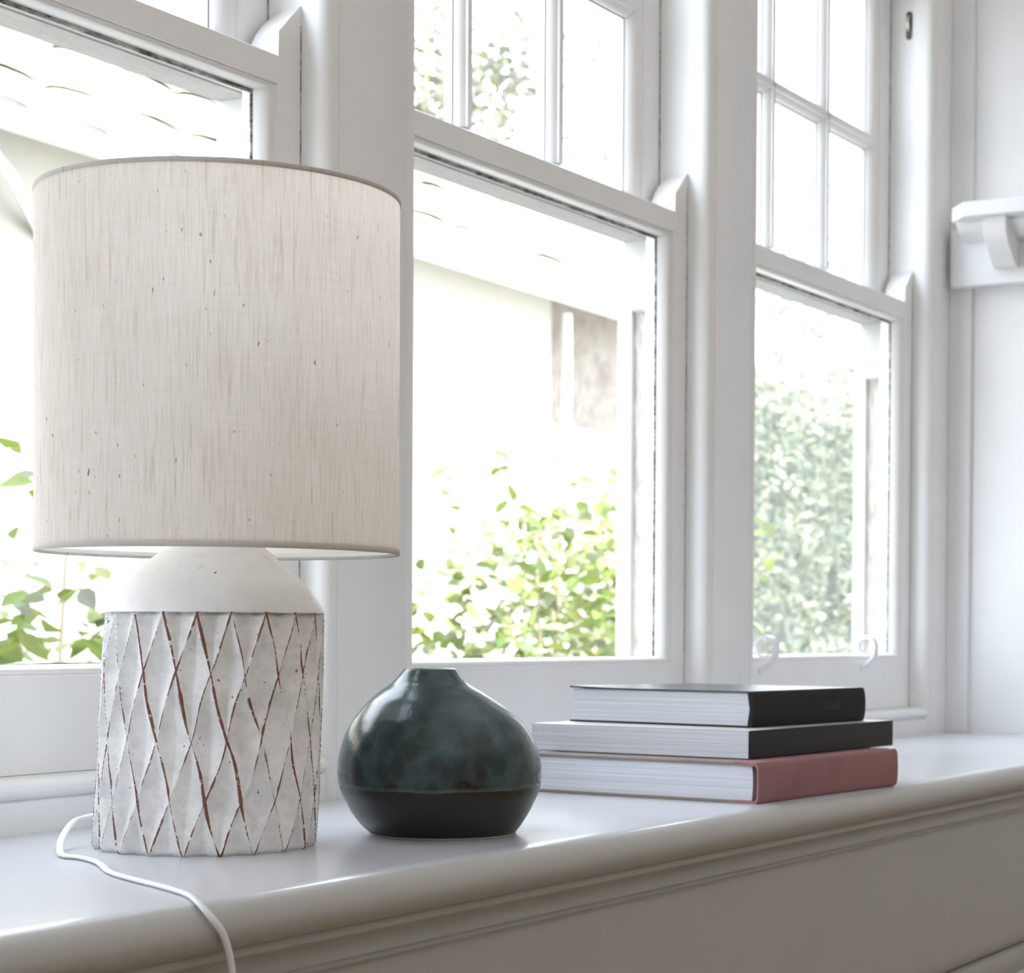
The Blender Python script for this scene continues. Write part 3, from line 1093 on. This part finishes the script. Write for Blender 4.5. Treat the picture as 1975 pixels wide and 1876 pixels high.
# ------------------------------------------------------------------ outdoors
def leaf_mat(name, cols, transl=0.35, rough=0.45):
    n = N(name)
    oi = n.node('ObjectInfo')
    gi = n.node('NewGeometry')
    r = n.math('FRACT', n.math('ADD', oi.outputs['Random'], gi.outputs['Random Per Island']))
    cr = n.node('ValToRGB')
    el = cr.color_ramp.elements
    el[0].color, el[1].color = (*cols[0], 1), (*cols[-1], 1)
    for i, c in enumerate(cols[1:-1]):
        e = el.new((i + 1) / (len(cols) - 1))
        e.color = (*c, 1)
    n.put(cr.inputs[0], r)
    p = n.node('BsdfPrincipled')
    n.put(p.inputs['Base Color'], cr.outputs[0])
    p.inputs['Roughness'].default_value = rough
    t = n.node('BsdfTranslucent')
    n.put(t.inputs[0], cr.outputs[0])
    mx = n.node('MixShader')
    mx.inputs[0].default_value = transl
    n.put(mx.inputs[1], p.outputs[0])
    n.put(mx.inputs[2], t.outputs[0])
    n.surf(mx.outputs[0])
    return n.m


def leaf_geo(L, Wd, curl=0.15):
    """a folded, pointed leaf along +x"""
    xs = [0.0, 0.22, 0.5, 0.78, 1.0]
    ws = [0.04, 0.75, 1.0, 0.6, 0.0]
    V, Fc = [], []
    for x, w in zip(xs, ws):
        zc = -curl * x * x * L
        V += [(x * L, -w * Wd / 2, zc + 0.18 * w * Wd / 2), (x * L, 0, zc), (x * L, w * Wd / 2, zc + 0.18 * w * Wd / 2)]
    for i in range(4):
        for j in range(2):
            a = 3 * i + j
            Fc.append((a, a + 1, a + 4, a + 3))
    return V, Fc


def leaf_mesh(name, L, Wd, m):
    V, Fc = leaf_geo(L, Wd)
    me = bpy.data.meshes.new(name)
    me.from_pydata(V, [], Fc)
    me.materials.append(m)
    me.polygons.foreach_set('use_smooth', [True] * len(me.polygons))
    return me


def rot_rand(r, up=0.5):
    az = r.uniform(0, 2 * PI)
    el = r.uniform(-0.9, 0.7)
    ro = r.uniform(-0.9, 0.9)
    return (ro, el, az)


def plant(root, pts, meshes, m, n_obj, L, Wd, r, stuff_name='leaves'):
    """the n_obj leaves nearest the window become parts, the rest one stuff part"""
    pts = sorted(pts, key=lambda p: p[1])
    loc = root.location
    for i, p in enumerate(pts[:n_obj]):
        o = bpy.data.objects.new('leaf', meshes[i % len(meshes)])
        COL.objects.link(o)
        o.parent = root
        o.location = (p[0] - loc[0], p[1] - loc[1], p[2] - loc[2])
        o.rotation_euler = rot_rand(r)
        s = r.uniform(0.7, 1.3)
        o.scale = (s, s, s)
    rest = pts[n_obj:]
    if rest:
        V, Fc = [], []
        lv, lf = leaf_geo(L, Wd)
        from mathutils import Euler
        for p in rest:
            R = Euler(rot_rand(r)).to_matrix()
            s = r.uniform(0.7, 1.3)
            b0 = len(V)
            for v in lv:
                w = R @ (Vector(v) * s)
                V.append((w.x + p[0] - loc[0], w.y + p[1] - loc[1], w.z + p[2] - loc[2]))
            Fc += [tuple(b0 + i for i in f) for f in lf]
        o = mk(stuff_name, V, Fc, m, root, ang=None, fix=False)
        o['kind'] = 'stuff'


BARK = paint('brown_bark', (0.30, 0.24, 0.17), 0.85, 0.8)
gm = N('pale_gravel')
gm.bsdf(gm.mix(gm.noise(gm.obj(), 60, 4), (0.36, 0.35, 0.33), (0.46, 0.45, 0.42)), 0.95)
gr = struct(G().box(-8, 40, 0.13, 40, -1.02, -1.0).mk('ground', gm.m))

# --- neighbour's house
HX, HY = 4.4, 3.0
house = tag(empty('house', (HX, HY, -1.0), math.radians(2.6)), 'cream rendered neighbouring house with pale tiled roof outside the windows', 'house')
ST = paint('cream_render', (0.34, 0.323, 0.27), 0.9, 0.5)
ZE = 2.535      # eave height above the ground
OV = 0.22
G().box(-6.0, 1.40, OV, OV + 0.2, 0.0, ZE + 0.02).mk('wall', ST, house)
RM = N('lichened_stone')
RM.bsdf(RM.mix(RM.ramp(RM.noise(RM.obj(), 9, 6, 0.7), 0.4, 0.65), (0.26, 0.23, 0.19), (0.16, 0.13, 0.105)), 0.95, RM.bump(RM.noise(RM.obj(), 14, 6, 0.7), 0.8, 0.03))
G().box(1.40, 2.6, OV + 0.10, OV + 0.3, 0.0, ZE + 0.05).mk('recessed_wall', RM.m, house)
PIT = math.tan(math.radians(32))
TILE = paint('pale_clay_tile', (0.50, 0.45, 0.38), 0.85, 0.5)
DECK = paint('roof_deck', (0.45, 0.39, 0.32), 0.9)
rl, rr, rd = -6.0, 2.5, 2.25
deck = G().prism([(0.02, ZE - 0.01), (rd, ZE - 0.01 + rd * PIT), (rd, ZE - 0.05 + rd * PIT), (0.02, ZE - 0.05)], 'x', rl, rr).mk('roof', DECK, house)
bev(G().box(rl, rr, -0.02, 0.03, ZE - 0.075, ZE + 0.01).mk('fascia', OLDWHITE, house), 0.004)
# barrel tiles laid in rows, each one its own piece
tw, tl = 0.30, 0.40
tv, tf = [], []
na = 6
for i, (yy, sc) in enumerate(((0.0, 1.0), (tl, 0.93))):
    for k_ in range(2):
        for j in range(na + 1):
            a = PI * j / na
            rr_ = (tw / 2 * sc) - (0.012 if k_ else 0)
            tv.append((rr_ * math.cos(a), yy, 0.15 * rr_ * math.sin(a) + 0.004))
st_ = na + 1
for j in range(na):
    tf.append((2 * st_ + j, 2 * st_ + j + 1, j + 1, j))
    tf.append((st_ + j, st_ + j + 1, 3 * st_ + j + 1, 3 * st_ + j))
    tf.append((j, j + 1, st_ + j + 1, st_ + j))
    tf.append((2 * st_ + j + 1, 2 * st_ + j, 3 * st_ + j, 3 * st_ + j + 1))
tme = bpy.data.meshes.new('roof_tile')
tme.from_pydata(tv, [], tf)
tme.materials.append(TILE)
tme.polygons.foreach_set('use_smooth', [True] * len(tme.polygons))
rows = 8
cnt = 0
slope = math.radians(32)
x = rl
ncol = int((rr - x) / 0.315)
for r_ in range(rows):
    for c_ in range(ncol):
        o = bpy.data.objects.new('roof_tile', tme)
        COL.objects.link(o)
        o.parent = deck
        d = -0.06 + r_ * 0.325
        o.location = (x + 0.15 + c_ * 0.315 + rnd.uniform(-.01, .01), d * math.cos(slope), ZE - 0.005 + d * math.sin(slope) + (0.012 if r_ % 2 else 0.0))
        o.rotation_euler = (slope + rnd.uniform(-.03, .01), 0, rnd.uniform(-.05, .05))
# downpipe and eave brace
PIPE = paint('white_pipe', (0.78, 0.77, 0.74), 0.5)
G().tube([(1.48, OV - 0.03, 0.0), (1.48, OV - 0.03, 1.2), (1.48, OV - 0.03, ZE - 0.06)], 0.045, 0.045, 14).mk('downpipe', PIPE, house)
g = G()
g.tube([(-2.10, 0.04, ZE - 0.055), (-1.85, 0.10, ZE - 0.17), (-1.60, OV - 0.005, ZE - 0.285)], 0.042, 0.042, 4)
g.mk('eave_brace', OLDWHITE, house, 20)

# --- leafy shrubs just outside
LM = leaf_mat('bright_green_leaf', [(0.095, 0.150, 0.020), (0.145, 0.185, 0.028), (0.055, 0.100, 0.016), (0.23, 0.245, 0.09), (0.11, 0.15, 0.03), (0.13, 0.135, 0.105)], 0.4)
lms = [leaf_mesh('leaf', 0.056, 0.034, LM), leaf_mesh('leaf', 0.044, 0.027, LM), leaf_mesh('leaf', 0.066, 0.036, LM)]


def shrub(name, loc, label, xr_, yr, topf, n, seed, nobj=300, group=None, stems=7):
    r = random.Random(seed)
    root = tag(empty(name, loc), label, 'shrub', group)
    pts = []
    g = G()
    tips = []
    for i in range(stems):
        bx, by = loc[0] + r.uniform(-.12, .12), loc[1] + r.uniform(-.08, .08)
        tx_, ty_ = r.uniform(*xr_), r.uniform(*yr)
        tz = topf(tx_) * r.uniform(0.85, 1.0)
        mid = ((bx * .4 + tx_ * .6), (by * .4 + ty_ * .6), -1 + (tz + 1) * 0.6)
        c = catmull([(bx, by, -1.0), mid, (tx_, ty_, tz)], 8)
        tips.append(c)
        g.tube([p - Vector(loc) for p in c], 0.010, 0.010, 6)
    while len(pts) < n:
        x_, y_ = r.uniform(*xr_), r.uniform(*yr)
        tp = topf(x_)
        z_ = tp - r.random() ** 0.8 * 0.75
        if z_ < -0.25:
            continue
        dens = 0.22 + 0.78 * min(1, (tp - z_) / 0.4)
        cl = mnoise.noise(Vector((x_ * 6, y_ * 6, z_ * 6 + seed)))
        if r.random() < dens and cl > -0.15:
            pts.append((x_, y_, z_))
    g.mk('stem', BARK, root)
    plant(root, pts, lms, LM, nobj, 0.056, 0.034, r)
    return root


shrub('shrub', (3.35, 1.85, -1.0), 'bright green leafy shrub seen through the middle window', (2.72, 4.05), (1.45, 2.15),
      lambda x_: 0.20 + 0.45 * min(1, max(0, (x_ - 2.72) / 0.45)) + 0.05 * math.sin(x_ * 9), 1750, 11)
shrub('shrub', (1.35, 1.8, -1.0), 'bright green leafy shrub behind the lamp, seen through the left window', (0.55, 2.1), (1.45, 2.1),
      lambda x_: 0.50 - 0.16 * max(0, (x_ - 1.4) / 0.5) + 0.05 * math.sin(x_ * 8), 1150, 23)

# --- hedge beyond the third window
HLM = leaf_mat('grey_green_leaf', [(0.15, 0.17, 0.115), (0.25, 0.26, 0.20), (0.09, 0.11, 0.075), (0.36, 0.36, 0.30), (0.19, 0.21, 0.13)], 0.35)
hls = [leaf_mesh('leaf', 0.055, 0.034, HLM), leaf_mesh('leaf', 0.045, 0.028, HLM)]
hedge = tag(empty('hedge', (9.3, 3.6, -1.0)), 'tall grey-green clipped hedge seen through the right window', 'hedge')
r = random.Random(5)
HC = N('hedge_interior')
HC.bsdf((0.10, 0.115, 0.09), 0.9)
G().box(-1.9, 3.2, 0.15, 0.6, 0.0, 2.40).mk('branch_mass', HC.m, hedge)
pts = []
while len(pts) < 9000:
    x_ = r.uniform(7.3, 12.6)
    z_ = r.uniform(-0.25, 1.85)
    dpt = 0.28 * (mnoise.noise(Vector((x_ * 2.2, 0, z_ * 2.2))) + 0.5 * mnoise.noise(Vector((x_ * 6, 3, z_ * 6))))
    y_ = min(3.70, 3.46 - dpt + r.uniform(-0.06, 0.10))
    tp = 1.50 + 0.14 * min(2.0, max(0, x_ - 8)) + 0.06 * math.sin(x_ * 3)
    if z_ > tp:
        continue
    pts.append((x_, y_, z_))
for _ in range(600):
    x_ = r.uniform(7.3, 12.6)
    pts.append((x_, r.uniform(3.4, 4.1), 1.46 + 0.14 * min(2.0, max(0, x_ - 8)) + 0.06 * math.sin(x_ * 3) + r.uniform(-.05, .08)))
plant(hedge, pts, hls, HLM, 300, 0.055, 0.034, r)

# --- white roofed outbuilding behind the hedge
shed = tag(empty('outbuilding', (15.5, 6.2, -0.62)), 'white roofed outbuilding rising behind the hedge in the right window', 'outbuilding')
G().box(-3.0, 6.0, 0.15, 2.2, -0.38, 3.0).mk('wall', ST, shed)
SW = paint('white_roof_sheet', (0.84, 0.84, 0.82), 0.6)
G().prism([(-0.2, 3.0), (1.1, 3.75), (2.4, 3.0), (2.4, 2.92), (1.1, 3.67), (-0.2, 2.92)], 'x', -3.2, 6.2).mk('roof', SW, shed)
G().box(-3.2, 6.2, -0.22, -0.16, 2.84, 3.02).mk('gutter', PIPE, shed)


# --- trees beyond the roofs
def tree(loc, label, crown, n, seed, lm, meshes, L, Wd, top):
    r = random.Random(seed)
    root = tag(empty('tree', loc), label, 'tree')
    g = G()
    g.tube(catmull([(0, 0, 0), (0.05, 0.02, top * 0.5), (0.0, 0.0, top)], 6), 0.16, 0.16, 8)
    g.mk('trunk', BARK, root)
    g = G()
    pts = []
    for i in range(16):
        c = crown[i % len(crown)]
        tx_, ty_, tz = [c[q] + r.gauss(0, 0.25) for q in range(3)]
        path = catmull([(loc[0], loc[1], loc[2] + top * r.uniform(0.5, 0.95)), ((loc[0] + tx_) / 2, (loc[1] + ty_) / 2, (loc[2] + top + tz) / 2), (tx_, ty_, tz)], 5)
        g.tube([p - Vector(loc) for p in path], 0.022, 0.022, 5)
    while len(pts) < n:
        c = r.choice(crown)
        p = [c[q] + r.gauss(0, c[3]) for q in range(3)]
        if mnoise.noise(Vector(p) * 2.2) > -0.02:
            pts.append(tuple(p))
    g.mk('branch', BARK, root)
    plant(root, pts, meshes, lm, 300, L, Wd, r)


TLM = leaf_mat('sunlit_tree_leaf', [(0.20, 0.20, 0.16), (0.11, 0.14, 0.05), (0.26, 0.25, 0.20), (0.17, 0.165, 0.15), (0.12, 0.13, 0.09)], 0.35)
tls = [leaf_mesh('leaf', 0.085, 0.05, TLM), leaf_mesh('leaf', 0.07, 0.04, TLM)]
tree((9.7, 6.6, -1.0), 'sparse sunlit tree showing above the roof through the middle window', [(9.2, 6.2, 3.62, 0.28), (10.15, 6.2, 3.75, 0.28), (9.8, 6.3, 3.5, 0.25), (9.0, 6.3, 3.95, 0.3), (9.2, 6.3, 3.35, 0.2), (10.3, 6.3, 3.5, 0.2), (9.85, 6.2, 4.15, 0.3)], 1500, 31, TLM, tls, 0.085, 0.05, 3.4)
tree((24.8, 10.9, -1.0), 'pale leafy tree behind the outbuilding in the right window', [(24.0, 10.5, 4.7, 0.5), (25.3, 10.5, 4.6, 0.5), (25.8, 10.6, 4.9, 0.5), (24.6, 10.6, 5.1, 0.5), (26.3, 10.5, 4.5, 0.5)], 1800, 37, HLM, [leaf_mesh('leaf', 0.12, 0.07, HLM)], 0.12, 0.07, 4.8)
